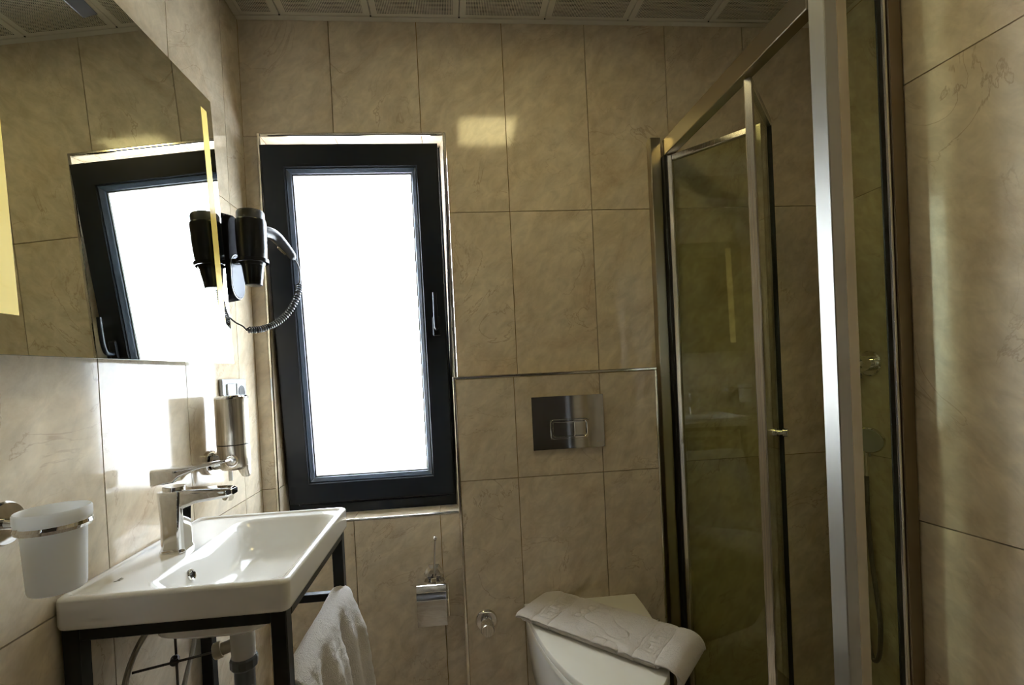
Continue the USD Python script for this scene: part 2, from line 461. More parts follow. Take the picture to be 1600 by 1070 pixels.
part(t, 'edge_angle', rbox(XL + .0005, XL + .022, YR, YB - .0225, H - .004, H - .0008, .001), CEIL, False)
part(t, 'edge_angle', rbox(XR - .022, XR - .0005, YR, YE, H - .004, H - .0008, .001), CEIL, False)
for k in range(1, len(cj) - 1):
    part(t, 'rivet', lathe([(0, 0), (.003, 0), (.003, .0015), (0, .0015)], (cj[k], YB - .024, H - .0025), n=10), DARK_PLASTIC)

# metal corner trims: around the window opening and on the edges of the boxing
t = struct('trim_2')
for z0, z1, x0, x1 in ((OZ0, OZ1 + .011, OX0 - .010, OX0), (OZ0 - .002, OZ1 + .011, OX1, OX1 + .010), (OZ1, OZ1 + .010, OX0, OX1)):
    part(t, 'corner_profile', rbox(x0, x1, YB - .0025, YB + .006, z0, z1, .0022), CHROME_TRIM)
part(t, 'sill_profile', lathe([(.0, 0), (.0052, 0), (.0052, OX1 - OX0 - .001), (0, OX1 - OX0 - .001)], (OX0 + .0005, YB + .002, OZ0 - .004), (1, 0, 0), 16), CHROME)
t = struct('trim_3')
part(t, 'corner_profile', rbox(BXL - .002, BXL + .008, BX - .002, BX + .0085, 0, BXT - .009, .002), CHROME_TRIM)
part(t, 'corner_profile', rbox(BXR - .006, BXR + .002, BX - .002, BX + .0085, 0, BXT - .009, .002), CHROME_TRIM)
part(t, 'corner_profile', rbox(BXL - .002, BXR + .002, BX - .002, BX + .0085, BXT - .0085, BXT + .001, .002), CHROME_TRIM)

# ---------------------------------------------------------------- outside
g = struct('ground_outside')
part(g, 'paving', box(-8, 8, 2.05, 14, -.6, -.5), plain('paving', (.55, .5, .44), .9), False)

# ---------------------------------------------------------------- ceiling lamp
t = thing('ceiling_lamp', 'lit square warm-white lamp panel set into the perforated metal ceiling', 'lamp', (.21, .933, H))
lx0, lx1, ly0, ly1 = .0985 - .0, .3985 - .0, .787, 1.08
ff = sbox(.0983, .7 - .3017, .784, 1.083)
FC = (np.array([0, 0, H]), np.array([1.0, 0, 0]), Zv, np.array([0, 1.0, 0]))
part(t, 'frame', prism(sbox(lx0, ly0 - .003, lx1, ly1 + .003).difference(sbox(lx0 + .008, ly0 + .006, lx1 - .008, ly1 - .006)), FC, -.004, .03), CEIL, False)
part(t, 'diffuser', box(lx0 + .0085, lx1 - .0085, ly0 + .0065, ly1 - .0065, H + .0005, H + .004), LAMP, False)

# ---------------------------------------------------------------- window
w1 = struct('window_1')


def rect_ring(x0, x1, h0, h1, d):
    return np.array([[x0, d, h0], [x1, d, h0], [x1, d, h1], [x0, d, h1]], float)


def rect_frame(sections):
    """sections: (inset from the outer edge, depth) pairs of the profile, closed, mitred at the corners."""
    X0, X1, Z0, Z1, prof = sections
    return loft([rect_ring(X0 + i, X1 - i, Z0 + i, Z1 - i, d) for i, d in prof], closed=True)


part(w1, 'frame', rect_frame((OX0 + .001, OX1 - .001, OZ0 + .001, OZ1 - .001, [(0, YB + .09), (.034, YB + .09), (.034, YB + .102), (.046, YB + .102), (.046, YB + .15), (0, YB + .15)])), ANTHRACITE, False)
SX0, SX1, SH = -.594, -.001, 1.247
HINGE = np.array([0, 1.757, .858])
TILT = math.atan2(.104, SH)


def sash(mesh):
    m = tm(mesh).copy()
    v = np.asarray(m.vertices)
    c, s = math.cos(TILT), math.sin(TILT)
    m.vertices = np.column_stack([v[:, 0], HINGE[1] + v[:, 1] * c - v[:, 2] * s, HINGE[2] + v[:, 1] * s + v[:, 2] * c])
    return m


B = .076
part(w1, 'sash', sash(rect_frame((SX0, SX1, 0, SH, [(0, .004), (.004, 0), (B - .003, 0), (B, .003), (B, .05), (.012, .05), (.012, .062), (0, .062)]))), ANTHRACITE, False)
part(w1, 'glazing_bead', sash(rect_frame((SX0 + B, SX1 - B, B, SH - B, [(0, .006), (.004, .004), (.016, .013), (.018, .016), (.018, .028), (0, .028)]))), plain('bead_grey', (.035, .045, .06), .25), False, label='bevelled bead catching light around the pane')
part(w1, 'gasket', sash(rect_frame((SX0 + B + .0175, SX1 - B - .0175, B + .0175, SH - B - .0175, [(0, .018), (.004, .018), (.004, .024), (0, .024)]))), GASKET, False)
part(w1, 'pane', sash(box(SX0 + B + .016, SX1 - B - .016, .0245, .0285, B + .016, SH - B - .016)), FROST, False, label='obscure glass pane, overbright with daylight')
hx = -.0355
part(w1, 'handle_base', sash(rbox(hx - .014, hx + .014, -.010, 0, .585, .655, .004)), ANTHRACITE)
part(w1, 'handle', sash(tube(spline([(hx, -.008, .612), (hx, -.030, .612), (hx, -.043, .622), (hx, -.047, .66), (hx, -.042, .735)], 24), [.007] * 8 + [.0075] * 16, 12)), ANTHRACITE)

# ---------------------------------------------------------------- lit mirror on the left wall
MO = np.array([-.6175, 1.1, 1.72])                     # the mirror hangs a little out of plumb and out of line with the wall
MN = np.array([1, -.033, .035]); MN /= np.linalg.norm(MN)
MT = np.cross(Zv, MN); MT /= np.linalg.norm(MT)
MU = np.cross(MN, MT)
MY0, MY1, MZ0, MZ1 = -.44, .293, -.359, .373


def on_mirror(d0, d1, s0, s1, u0, u1, b=0):
    m = rbox(d0, d1, s0, s1, u0, u1, b) if b else box(d0, d1, s0, s1, u0, u1)
    v = np.asarray(m.vertices)
    m.vertices = MO + v[:, :1] * MN + v[:, 1:2] * MT + v[:, 2:] * MU
    return m


t = thing('wall_mirror', 'frameless wall mirror with two yellowish light strips on the left wall', 'mirror', (XL, 1.02, 1.36))
part(t, 'backing', on_mirror(-.0125, -.006, MY0 + .03, MY1 - .018, MZ0 + .02, MZ1 - .02, .002), plain('mirror_back', (.35, .35, .34), .5), False)
part(t, 'bracket', rbox(XL + .0005, -.632, .82, 1.26, 1.99, 2.03, .002), DARK_PLASTIC, False)
part(t, 'bracket', rbox(XL + .0005, -.622, .82, 1.26, 1.42, 1.46, .002), DARK_PLASTIC, False)
part(t, 'mirror_edge', on_mirror(-.0059, -.0004, MY0, MY1, MZ0, MZ1), MIRROR_EDGE, False)
part(t, 'mirror_glass', on_mirror(-.0004, 0, MY0 + .0004, MY1 - .0004, MZ0 + .0004, MZ1 - .0004), MIRROR, False)
part(t, 'light_strip', on_mirror(0, .0004, .238, .266, -.300, .330), STRIP, False)
part(t, 'light_strip', on_mirror(0, .0004, -.372, -.335, -.300, .330), STRIP, False)

# ---------------------------------------------------------------- washbasin
bx0, bx1, by0, by1, bz = XL + .0008, -.283, .838, 1.288, .966
cx, cy, hx_, hy_ = (bx0 + bx1) / 2, (by0 + by1) / 2, (bx1 - bx0) / 2, (by1 - by0) / 2
R = lambda i, r, z: at_z(rrect(cx, cy, hx_ - i, hy_ - i, r), z)
bcx, bcy, bhx, bhy = -.419, 1.056, .116, .192           # bowl


def BR(f, r, z, dx=0.0):
    return at_z(rrect(bcx + dx, bcy, bhx * f if f < 1 else bhx + (f - 1), bhy * f if f < 1 else bhy + (f - 1), r), z)


rings = [at_z(rrect(-.43, bcy, .02, .02, .018), .838), at_z(rrect(-.445, bcy + .002, .085, .145, .05), .842), at_z(rrect(-.445, bcy + .002, .106, .168, .05), .858),
         at_z(rrect(-.445, bcy + .002, .112, .176, .05), .905), R(.016, .012, .909), R(.004, .012, .911), R(.0012, .013, .914), R(.0, .014, .92), R(.0, .014, bz - .007),
         R(.0018, .014, bz - .0025), R(.006, .013, bz), R(.011, .012, bz), R(.014, .012, bz - .0012), R(.0165, .011, bz - .0045),
         at_z(rrect(bcx, bcy, bhx + .006, bhy + .006, .046), bz - .0055), at_z(rrect(bcx, bcy, bhx + .002, bhy + .002, .044), bz - .0075), at_z(rrect(bcx, bcy, bhx - .003, bhy - .003, .043), bz - .014)]
for f, z in ((.93, .935), (.88, .915), (.82, .897), (.73, .882), (.6, .872), (.4, .866), (.2, .863)):
    rings.append(at_z(rrect(bcx - .006 * (1 - f), bcy, bhx * f - .004 * f, bhy * f, .045), z))
rings.append(at_z(rrect(-.43, bcy, .02, .02, .02), .862))
t = thing('washbasin', 'white ceramic washbasin with a rectangular bowl against the left wall', 'washbasin', (cx, cy, .838))
part(t, 'basin', loft(rings), CERAMIC, 50)
ofc, ofn = np.array([-.5225, .99, .9305]), np.array([.93, 0, .36])
part(t, 'overflow_ring', hollow([(.0115, -.004), (.0118, .002), (.0105, .004), (.0078, .0035), (.0072, -.003)], ofc, ofn, 28), CHROME)
part(t, 'overflow_hole', lathe([(0, -.004), (.0078, -.004), (.0078, .0005), (0, .0005)], ofc, ofn, 20), GASKET)
part(t, 'drain_plug', lathe([(0, 0), (.03, 0), (.031, .003), (.02, .007), (0, .008)], (-.43, bcy, .861), n=30), CHROME)
marks = []
for k, (a, b, c, d) in enumerate(((0, 0, .005, .008), (.007, .002, .012, .009), (.014, .001, .016, .004))):
    marks.append(tube([(-.607 + b, .905 + a, bz - .0046), (-.607 + d, .905 + c, bz - .0046)], .0007, 6))
part(t, 'maker_mark', marks, MARK, False)

# faucet
fx_, fy_ = -.580, 1.052
t = thing('faucet', 'chrome single-lever basin mixer tap on the washbasin ledge', 'tap', (fx_, fy_, bz - .005))
zb = bz - .006
col = [at_z(rrect(fx_, fy_, a, b, r), z) for a, b, r, z in ((.0255, .0255, .011, zb), (.0255, .0255, .011, zb + .006), (.0235, .0235, .011, zb + .012), (.0225, .0225, .010, zb + .06), (.0235, .0235, .009, zb + .10), (.0245, .0235, .008, zb + .118), (.0245, .0235, .008, zb + .1265), (.0235, .0225, .008, zb + .128))]
spout = []
for x, z, hy, hz in ((-.583, 1.066, .0215, .026), (-.572, 1.066, .021, .025), (-.555, 1.071, .0205, .019), (-.53, 1.075, .020, .0145), (-.50, 1.0765, .0195, .0125), (-.475, 1.0775, .0185, .011), (-.463, 1.078, .0165, .0095), (-.458, 1.0785, .013, .006)):
    spout.append(np.array([[x, fy_ + p, z + q] for p, q in rrect(0, 0, hy, hz, min(.008, hz * .7), 4)]))
part(t, 'body', [loft(col), loft(spout)], CHROME, 40)
lev = []
for x, z, hy, hz in ((-.613, 1.1175, .0225, .018), (-.600, 1.1195, .0235, .0165), (-.572, 1.1215, .0225, .0155), (-.560, 1.1265, .021, .010), (-.53, 1.1335, .018, .0045), (-.50, 1.1385, .016, .0036), (-.474, 1.143, .014, .003), (-.468, 1.144, .011, .002)):
    lev.append(np.array([[x, fy_ + p, z + q] for p, q in rrect(0, 0, hy, hz, min(.006, hz * .8), 4)]))
part(t, 'lever', loft(lev), CHROME, 40)
part(t, 'cartridge_collar', lathe([(0, 0), (.0205, 0), (.0205, .012), (0, .012)], (fx_, fy_, zb + .124), n=32), CHROME)
part(t, 'aerator', lathe([(0, 0), (.0095, 0), (.0105, .002), (.0105, .012), (0, .012)], (-.474, fy_, 1.0605), (.25, 0, .97), 24), CHROME_TRIM)

# black steel stand with its towel rails
t = thing('washstand', 'black square-tube steel stand under the washbasin with towel rails', 'stand', (cx, cy, 0))
w = .027
LX0, LX1, LY0, LY1 = -.653, -.292, .847, 1.279
for x in (LX0, LX1 - w):
    for y in (LY0, LY1 - w):
        part(t, 'leg', rbox(x, x + w, y, y + w, .0, .9108, .002), BLACK_METAL, False)
for y in (LY0, LY1 - w):
    part(t, 'top_rail', rbox(LX0 + w, LX1 - w, y, y + w, .889, .9108, .002), BLACK_METAL, False)
for x in (LX0, LX1 - w):
    part(t, 'top_rail', rbox(x, x + w, LY0 + w, LY1 - w, .889, .9108, .002), BLACK_METAL, False)
part(t, 'towel_rail', rbox(LX0 + w, LX1 - w, LY1 - .022, LY1 - .002, .731, .751, .002), BLACK_METAL, False)
part(t, 'towel_rail', rbox(LX1 - .022, LX1 - .002, LY0 + w, LY1 - w, .731, .751, .002), BLACK_METAL, False)

# waste trap with the pop-up linkage
tx, ty = -.462, 1.06
t = thing('basin_trap', 'white and grey plastic waste trap with pop-up linkage below the washbasin', 'drain trap', (tx, ty, .45))
part(t, 'flange_nut', lathe([(0, 0), (.03, 0), (.03, .0255), (0, .0255)], (tx, ty, .811), n=30), GASKET)
part(t, 'tailpiece', lathe([(0, 0), (.0225, 0), (.0235, .004), (.0245, .07), (.0255, .095), (0, .095)], (tx, ty, .718), n=32), WHITE_PLASTIC)
part(t, 'side_branch', [lathe([(0, 0), (.0125, 0), (.0125, .03), (0, .03)], (tx - .02, ty, .748), (-1, -.25, -.25), 20), lathe([(0, 0), (.016, 0), (.017, .002), (.017, .014), (.015, .016), (0, .016)], (tx - .041, ty - .005, .743), (-1, -.25, -.25), 20)], plain('cream_plastic', (.45, .38, .25), .4))
part(t, 'compression_nut', lathe([(0, 0), (.024, 0), (.0275, .004), (.0275, .021), (.0255, .025), (0, .025)], (tx, ty, .697), n=12), PIPE_GREY, 20)
part(t, 'outlet_pipe', tube(spline([(tx, ty, .70), (tx, ty, .60), (tx, ty, .50), (tx - .02, ty, .46), (tx - .06, ty, .45), (XL + .002, ty, .45)], 40), .0205, 18), PIPE_GREY)
part(t, 'linkage_rod', [tube([(tx - .045, ty - .008, .741), (-.652, ty - .055, .738)], .0026, 8), tube([(-.590, 1.045, .86), (-.5905, 1.045, .66)], .0026, 8)], ROD)
part(t, 'rod_clamp', [lathe([(0, -.007), (.0085, -.007), (.0085, .007), (0, .007)], (-.588, 1.035, .7385), (.4, -1, 0), 16), lathe([(0, 0), (.004, 0), (.004, .006), (0, .006)], (-.583, 1.03, .746), (.3, -.6, .6), 10)], DARK_PLASTIC)
for side, pts in (('left', [(-.60, 1.02, .845), (-.625, .985, .80), (-.640, .965, .73), (-.640, .985, .65), (-.648, 1.0, .56), (-.6585, 1.0, .545)]),
                  ('right', [(-.60, 1.085, .845), (-.62, 1.165, .79), (-.636, 1.20, .70), (-.640, 1.165, .63), (-.645, 1.13, .57), (-.6585, 1.12, .545)])):
    t = thing('water_hose', 'grey braided supply hose bowing towards the ' + ('front left leg' if side == 'left' else 'back left leg') + ' of the washstand', 'hose', pts[-1])
    part(t, 'hose', tube(spline(pts, 44), .0055, 10), HOSE)
    part(t, 'end_nut', lathe([(0, 0), (.009, 0), (.009, .014), (0, .014)], (pts[-1][0] + .0005, pts[-1][1], pts[-1][2]), (1, 0, 0), 8), CHROME, False)

# ---------------------------------------------------------------- hand towel over the side rail
nv, nu = 90, 120
uu, vv = np.linspace(0, 1, nv), np.linspace(-.30, 1, nu)
P = np.zeros((nu, nv, 3))
LEN = .46
for i, v in enumerate(vv):
    for j, u in enumerate(uu):
        bunch = .5 + .5 * math.tanh((abs(v) - .12) / .15)
        y = .880 + .380 * u + (.06 * (u - .45)) * max(v, 0)
        s = v * LEN
        Rr = .021
        a = s / Rr
        zb_, xb_ = .742, -.304
        sl = 1 + .5 * max(v, 0)
        fold = (.019 * math.sin(2 * math.pi * (2.3 * u + .1) + 1.2 * v) + .010 * math.sin(2 * math.pi * (5.1 * u) + 2.5 * v + 1)) * bunch
        if abs(a) < math.pi / 2:
            x, z = xb_ + Rr * math.sin(a), zb_ + Rr * math.cos(a)
        else:
            ov = abs(s) - Rr * math.pi / 2
            sg = 1 if s > 0 else -1
            x, z = xb_ + sg * Rr + sg * .10 * ov * (1 if s > 0 else .15), zb_ - ov
        x += (fold + .008) * (1 if s > 0 else -.5) * min(1, abs(v) * 4)
        z += .012 * math.sin(math.pi * u) + .010 * math.sin(7 * u + .6) * .5
        P[i, j] = (x, y, z)


def sheet(P, thick):
    """A closed cloth of the given thickness from a grid of points."""
    nu, nv = P.shape[:2]
    du, dv = np.gradient(P, axis=0), np.gradient(P, axis=1)
    n = np.cross(du, dv)
    n /= np.linalg.norm(n, axis=2, keepdims=True) + 1e-12
    A, Bk = (P + n * thick / 2).reshape(-1, 3), (P - n * thick / 2).reshape(-1, 3)
    idx = np.arange(nu * nv).reshape(nu, nv)
    a, b, c, d = idx[:-1, :-1].ravel(), idx[1:, :-1].ravel(), idx[1:, 1:].ravel(), idx[:-1, 1:].ravel()
    f = np.vstack([np.column_stack([a, b, c]), np.column_stack([a, c, d])])
    o = nu * nv
    f = np.vstack([f, f[:, ::-1] + o])
    edge = np.concatenate([idx[0, :], idx[1:, -1], idx[-1, -2::-1], idx[-2:0:-1, 0]])
    e2 = np.roll(edge, -1)
    f = np.vstack([f, np.column_stack([edge, e2, e2 + o]), np.column_stack([edge, e2 + o, edge + o])])
    m = trimesh.Trimesh(np.vstack([A, Bk]), f, process=False)
    if m.volume < 0:
        m.invert()
    return m


sv = P + (meshkit.noise(P * 90)[..., None] - .5) * .0022
t = thing('hand_towel', 'white terry hand towel hanging in folds over the side rail of the black washstand', 'towel', (-.29, 1.08, .42))
part(t, 'cloth', sheet(sv, .0065), TERRY, True)

# ---------------------------------------------------------------- tumbler and its holder
cxx, cyy = -.5515, .72
t = thing('tumbler_holder', 'chrome wall-mounted tumbler holder with a round rosette and ring', 'holder', (XL, .763, 1.115))
part(t, 'rosette', lathe([(0, .0005), (.032, .0005), (.0325, .006), (.030, .010), (0, .0105)], (XL, .763, 1.115), (1, 0, 0), 44), CHROME)
part(t, 'arm', lathe([(0, 0), (.0085, 0), (.0085, .018), (.0095, .019), (.0095, .034), (.0075, .036), (.0075, .05), (0, .05)], (XL + .010, .763, 1.115), (1, -.28, .06), 24), CHROME)
ang = np.linspace(0, 2 * np.pi, 73)[:-1]
ring = [np.array([[cxx + (.0395 + a) * math.cos(t_), cyy + (.0395 + a) * math.sin(t_), 1.1195 + b] for t_ in ang]) for a, b in ((-.0015, -.0035), (.002, -.0045), (.0035, 0), (.002, .0045), (-.0015, .0035))]
part(t, 'ring', loft(ring, closed=True), CHROME)
t = thing('tumbler', 'frosted glass tumbler sitting in the chrome ring of the wall holder', 'tumbler', (cxx, cyy, 1.029))
part(t, 'glass', lathe([(0, 0), (.029, 0), (.0315, .002), (.0325, .006), (.0357, .08), (.0365, .095), (.0415, .0965), (.0425, .101), (.0425, .111), (.041, .1135), (.0395, .111), (.0385, .102), (.033, .08), (.0285, .018), (.0255, .014), (0, .013)], (cxx, cyy, 1.029), n=56), FROST_CUP, 40)

# ---------------------------------------------------------------- soap dispenser and socket
dx, dy = -.600, 1.372
t = thing('soap_dispenser', 'brushed steel wall soap dispenser with a round push button beside the socket', 'soap dispenser', (dx, dy, 1.055))
part(t, 'rosette', lathe([(0, .0005), (.033, .0005), (.033, .010), (.0315, .012), (0, .012)], (XL, 1.352, 1.094), (1, 0, 0), 40), CHROME)
part(t, 'arm', lathe([(0, 0), (.022, 0), (.025, .008), (.020, .03), (0, .03)], (XL + .011, 1.352, 1.096), (1, .2, .05), 28), CHROME)
part(t, 'cylinder', lathe([(0, 0), (.0405, 0), (.0415, .001), (.0415, .1235), (.041, .1245), (0, .1245)], (dx, dy, 1.1395), n=48), STEEL)
part(t, 'seam', lathe([(0, 0), (.0408, 0), (.0408, .0025), (0, .0025)], (dx, dy, 1.1372), n=48), GASKET)
part(t, 'cap', lathe([(0, 0), (.0425, 0), (.0425, .005), (.038, .009), (.02, .0115), (0, .012)], (dx, dy, 1.264), n=48), CHROME)
low = [at_z(np.column_stack([dx + .041 * np.cos(ang), dy + .041 * np.sin(ang)]), 1.1372), at_z(np.column_stack([dx + .0413 * np.cos(ang), dy + .0413 * np.sin(ang)]), 1.11)]
for z, e in ((1.09, 0), (1.077, .003), (1.070, .010)):
    low.append(at_z(np.column_stack([dx + (.0413 - e) * np.cos(ang), dy + (.0413 - e) * np.sin(ang)]), z))
part(t, 'lower_body', loft(low), STEEL)
part(t, 'spout', loft([at_z(rrect(dx + .023, dy, .017, .014, .008), 1.080), at_z(rrect(dx + .027, dy, .013, .012, .007), 1.062), at_z(rrect(dx + .030, dy, .010, .010, .006), 1.050), at_z(rrect(dx + .030, dy, .007, .007, .005), 1.047)]), STEEL)
part(t, 'outlet_tube', lathe([(0, 0), (.0055, 0), (.0055, .036), (0, .036)], (-.612, 1.372, 1.038), n=16), WHITE_PLASTIC)
bn = np.array([.25, -1, 0]); bn /= np.linalg.norm(bn)
bo = np.array([dx, dy, 1.098]) + bn * .0385
part(t, 'push_button', hollow([(.017, -.004), (.017, .003), (.0145, .0045), (.0115, .0025), (.0115, -.004)], bo, bn, 32), CHROME)
part(t, 'button_face', lathe([(0, -.004), (.0112, -.004), (.0112, .0015), (.006, .003), (0, .003)], bo, bn, 28), ALU)

t = thing('power_socket', 'light grey double socket plate on the left wall above the soap dispenser', 'socket', (XL, 1.508, 1.236))
part(t, 'plate', rbox(XL + .0005, XL + .011, 1.430, 1.586, 1.236, 1.320, .002), GREY_PLASTIC, False)
part(t, 'rocker', rbox(XL + .0112, XL + .0155, 1.452, 1.505, 1.248, 1.306, .0025), plain('light_grey_plastic', (.52, .54, .55), .3), False)
part(t, 'socket_rim', rbox(XL + .0112, XL + .0135, 1.516, 1.574, 1.248, 1.306, .001), plain('light_grey_rim', (.50, .52, .53), .3), False)
part(t, 'socket_well', lathe([(0, 0), (.0215, 0), (.0215, .0012), (0, .0012)], (XL + .0136, 1.545, 1.277), (1, 0, 0), 32), GASKET)

# ---------------------------------------------------------------- hair dryer and its wall holder
hyc, hz0, hz1 = 1.452, 1.548, 1.800
t = thing('dryer_holder', 'glossy black hair dryer wall holder with an oval front beside the mirror', 'holder', (XL, hyc, hz0))


def stadium(y, z0, z1, hw, x):
    r = hw
    p = []
    for a in np.linspace(0, np.pi, 17):
        p.append((x, y + r * math.cos(a), z1 - r + r * math.sin(a)))
    for a in np.linspace(np.pi, 2 * np.pi, 17):
        p.append((x, y + r * math.cos(a), z0 + r + r * math.sin(a)))
    return np.array(p)


part(t, 'body', loft([stadium(hyc, hz0 - .006, hz1 + .004, .050, XL + .0005), stadium(hyc, hz0 - .004, hz1 + .002, .049, XL + .03), stadium(hyc, hz0, hz1 - .006, .046, -.602), stadium(hyc, hz0 + .003, hz1 - .009, .0435, -.599)]), HOLDER_PLASTIC)
part(t, 'front_cap', loft([stadium(hyc, hz0 + .006, hz0 + .130, .040, -.5992), stadium(hyc, hz0 + .008, hz0 + .128, .038, -.5968)]), plain('blue_black_plastic', (.012, .018, .035), .4, specular_ior_level=.3))
part(t, 'cap_rim', loft([stadium(hyc, hz0 + .003, hz0 + .133, .043, -.5992), stadium(hyc, hz0 + .003, hz0 + .133, .043, -.5972), stadium(hyc, hz0 + .006, hz0 + .130, .0402, -.5972), stadium(hyc, hz0 + .006, hz0 + .130, .0402, -.5992)], closed=True), plain('rim_grey', (.25, .27, .3), .2))
dax, day = -.545, 1.43
part(t, 'cradle_ring', [hollow([(.0395, -.006), (.043, -.005), (.043, .005), (.0395, .006)], (dax, day, 1.655), n=40), rbox(-.6005, dax - .036, day - .012, day + .012, 1.648, 1.662, .002)], BLACK_PLASTIC)

t = thing('hair_dryer', 'black hair dryer with a coiled cord hanging nozzle down in its wall holder', 'hair dryer', (dax, day, 1.582))
part(t, 'barrel', lathe([(0, 1.640), (.028, 1.640), (.033, 1.645), (.0385, 1.668), (.0405, 1.690), (.0415, 1.735), (.0412, 1.768), (.040, 1.772), (0, 1.772)], (dax, day, 0), n=48), BLACK_PLASTIC, 40)
part(t, 'rear_grille', lathe([(0, 1.772), (.0375, 1.772), (.0375, 1.792), (.035, 1.798), (.028, 1.8), (0, 1.8)], (dax, day, 0), n=40), DARK_PLASTIC, 40)
part(t, 'nozzle', lathe([(0, 1.584), (.0185, 1.584), (.0225, 1.586), (.026, 1.612), (.031, 1.648), (.0325, 1.652), (0, 1.652)], (dax, day, 0), n=40), BLACK_PLASTIC, 40)
hp = spline([(-.533, 1.455, 1.752), (-.512, 1.505, 1.754), (-.494, 1.548, 1.731), (-.478, 1.588, 1.700)], 26)
hd = part(t, 'handle', tube(hp, np.concatenate([np.linspace(.019, .0175, 12), np.linspace(.0175, .0125, 12), [.011, .008]]), 20), BLACK_PLASTIC, 45)
part(hd, 'switch', tube([(-.506, 1.528, 1.722), (-.494, 1.555, 1.706)], [.004, .0035], 8), CHROME_TRIM)
cp = [(-.478, 1.588, 1.700), (-.469, 1.598, 1.675), (-.467, 1.60, 1.645), (-.4685, 1.60, 1.624)]
coil_c = spline([(-.4685, 1.60, 1.624), (-.475, 1.592, 1.583), (-.491, 1.572, 1.537), (-.514, 1.552, 1.502), (-.540, 1.532, 1.480), (-.567, 1.508, 1.467), (-.594, 1.482, 1.464)], 900)
tt = np.gradient(coil_c, axis=0); tt /= np.linalg.norm(tt, axis=1, keepdims=True)
yv = np.array([0, 1.0, 0])
n1 = np.cross(tt, yv); n1 /= np.linalg.norm(n1, axis=1, keepdims=True)
n2 = np.cross(tt, n1)
ph = np.linspace(0, 2 * np.pi * 34, len(coil_c))
env = np.minimum(1, np.minimum(np.arange(900), 899 - np.arange(900)) / 25.0)[:, None]
coil = coil_c + .0082 * env * (np.cos(ph)[:, None] * n1 + np.sin(ph)[:, None] * n2)
tail = spline([(-.594, 1.482, 1.464), (-.602, 1.475, 1.475), (-.618, 1.466, 1.486), (-.634, 1.456, 1.505), (-.643, 1.451, 1.528), (-.640, 1.450, 1.546)], 40)
part(t, 'coiled_cord', tube(np.vstack([spline(cp, 14)[:-1], coil, tail[1:]]), .0023, 7), BLACK_CABLE)

# ---------------------------------------------------------------- paper holder, paper, valve, flush plate
px_, pz_ = -.087, .578
t = thing('paper_holder', 'chrome toilet paper holder with a curved cover on the wall below the window', 'toilet paper holder', (px_, YB, .45))
part(t, 'rosette', lathe([(0, .0005), (.036, .0005), (.036, .006), (.026, .018), (.024, .03), (0, .031)], (px_, YB, pz_ + .022), (0, -1, 0), 6), CHROME, 20)
part(t, 'hinge_block', rbox(px_ - .009, px_ + .009, YB - .052, YB - .02, pz_ + .004, pz_ + .024, .002), CHROME_TRIM, False)
cov = []
for k, a in enumerate(np.linspace(math.radians(100), math.radians(-12), 18)):
    cov.append((YB - .047 - .040 * math.cos(a), .535 + .052 * math.sin(a)))
cov = [(YB - .012, .586)] + cov + [(YB - .0885, .50), (YB - .0865, .455)]
cov = np.array(cov)
C0 = np.zeros((len(cov), 12, 3))
for j, x in enumerate(np.linspace(px_ - .058, px_ + .042, 12)):
    C0[:, j, 0] = x; C0[:, j, 1:] = cov
part(t, 'cover', sheet(C0, .0022), CHROME, 40)
part(t, 'side_cheek', prism(Polygon([(YB - .006, .575), (YB - .05, .583), (YB - .07, .56), (YB - .058, .47), (YB - .02, .46)]), (np.array([px_ + .047, 0, 0]), np.array([0, 1.0, 0]), np.array([1.0, 0, 0]), Zv), 0, .003), CHROME_TRIM, False)
part(t, 'spindle', tube([(px_ - .052, YB - .045, .522), (px_ + .048, YB - .045, .522)], .006, 14), CHROME)
rp = [(px_ + .002, YB - .044, .600), (px_ + .006, YB - .052, .66), (px_ + .012, YB - .058, .735)]
part(t, 'upright_rod', tube(spline(rp, 12), .0038, 12), CHROME)
s_ = trimesh.creation.icosphere(2, .0078); s_.apply_translation((px_ + .0125, YB - .0585, .742))
part(t, 'rod_knob', s_, CHROME, True)
t = thing('paper_roll', 'white toilet paper roll mostly hidden under the chrome cover of its holder', 'toilet paper', (px_ - .005, YB - .045, .522))
part(t, 'roll', hollow([(.017, 0), (.032, 0), (.032, .094), (.017, .094)], (px_ - .052, YB - .045, .522), (1, 0, 0), 36), PAPER)

vx, vz = .087, .457
t = thing('angle_valve', 'round chrome valve knob on the tiled boxing left of the toilet', 'valve', (vx, BX, vz))
part(t, 'rosette', lathe([(0, .0005), (.037, .0005), (.0375, .004), (.034, .010), (.022, .012), (0, .012)], (vx, BX, vz), (0, -1, 0), 44), CHROME)
part(t, 'stem', lathe([(0, 0), (.0165, 0), (.0165, .006), (.0145, .007), (.0145, .011), (.0165, .012), (.0165, .02), (0, .02)], (vx, BX - .012, vz), (0, -1, 0), 32), CHROME)
part(t, 'knob', lathe([(0, 0), (.0215, 0), (.022, .002), (.0225, .032), (.020, .038), (0, .039)], (vx, BX - .031, vz - .001), (0, -1, -.05), 32), STEEL)

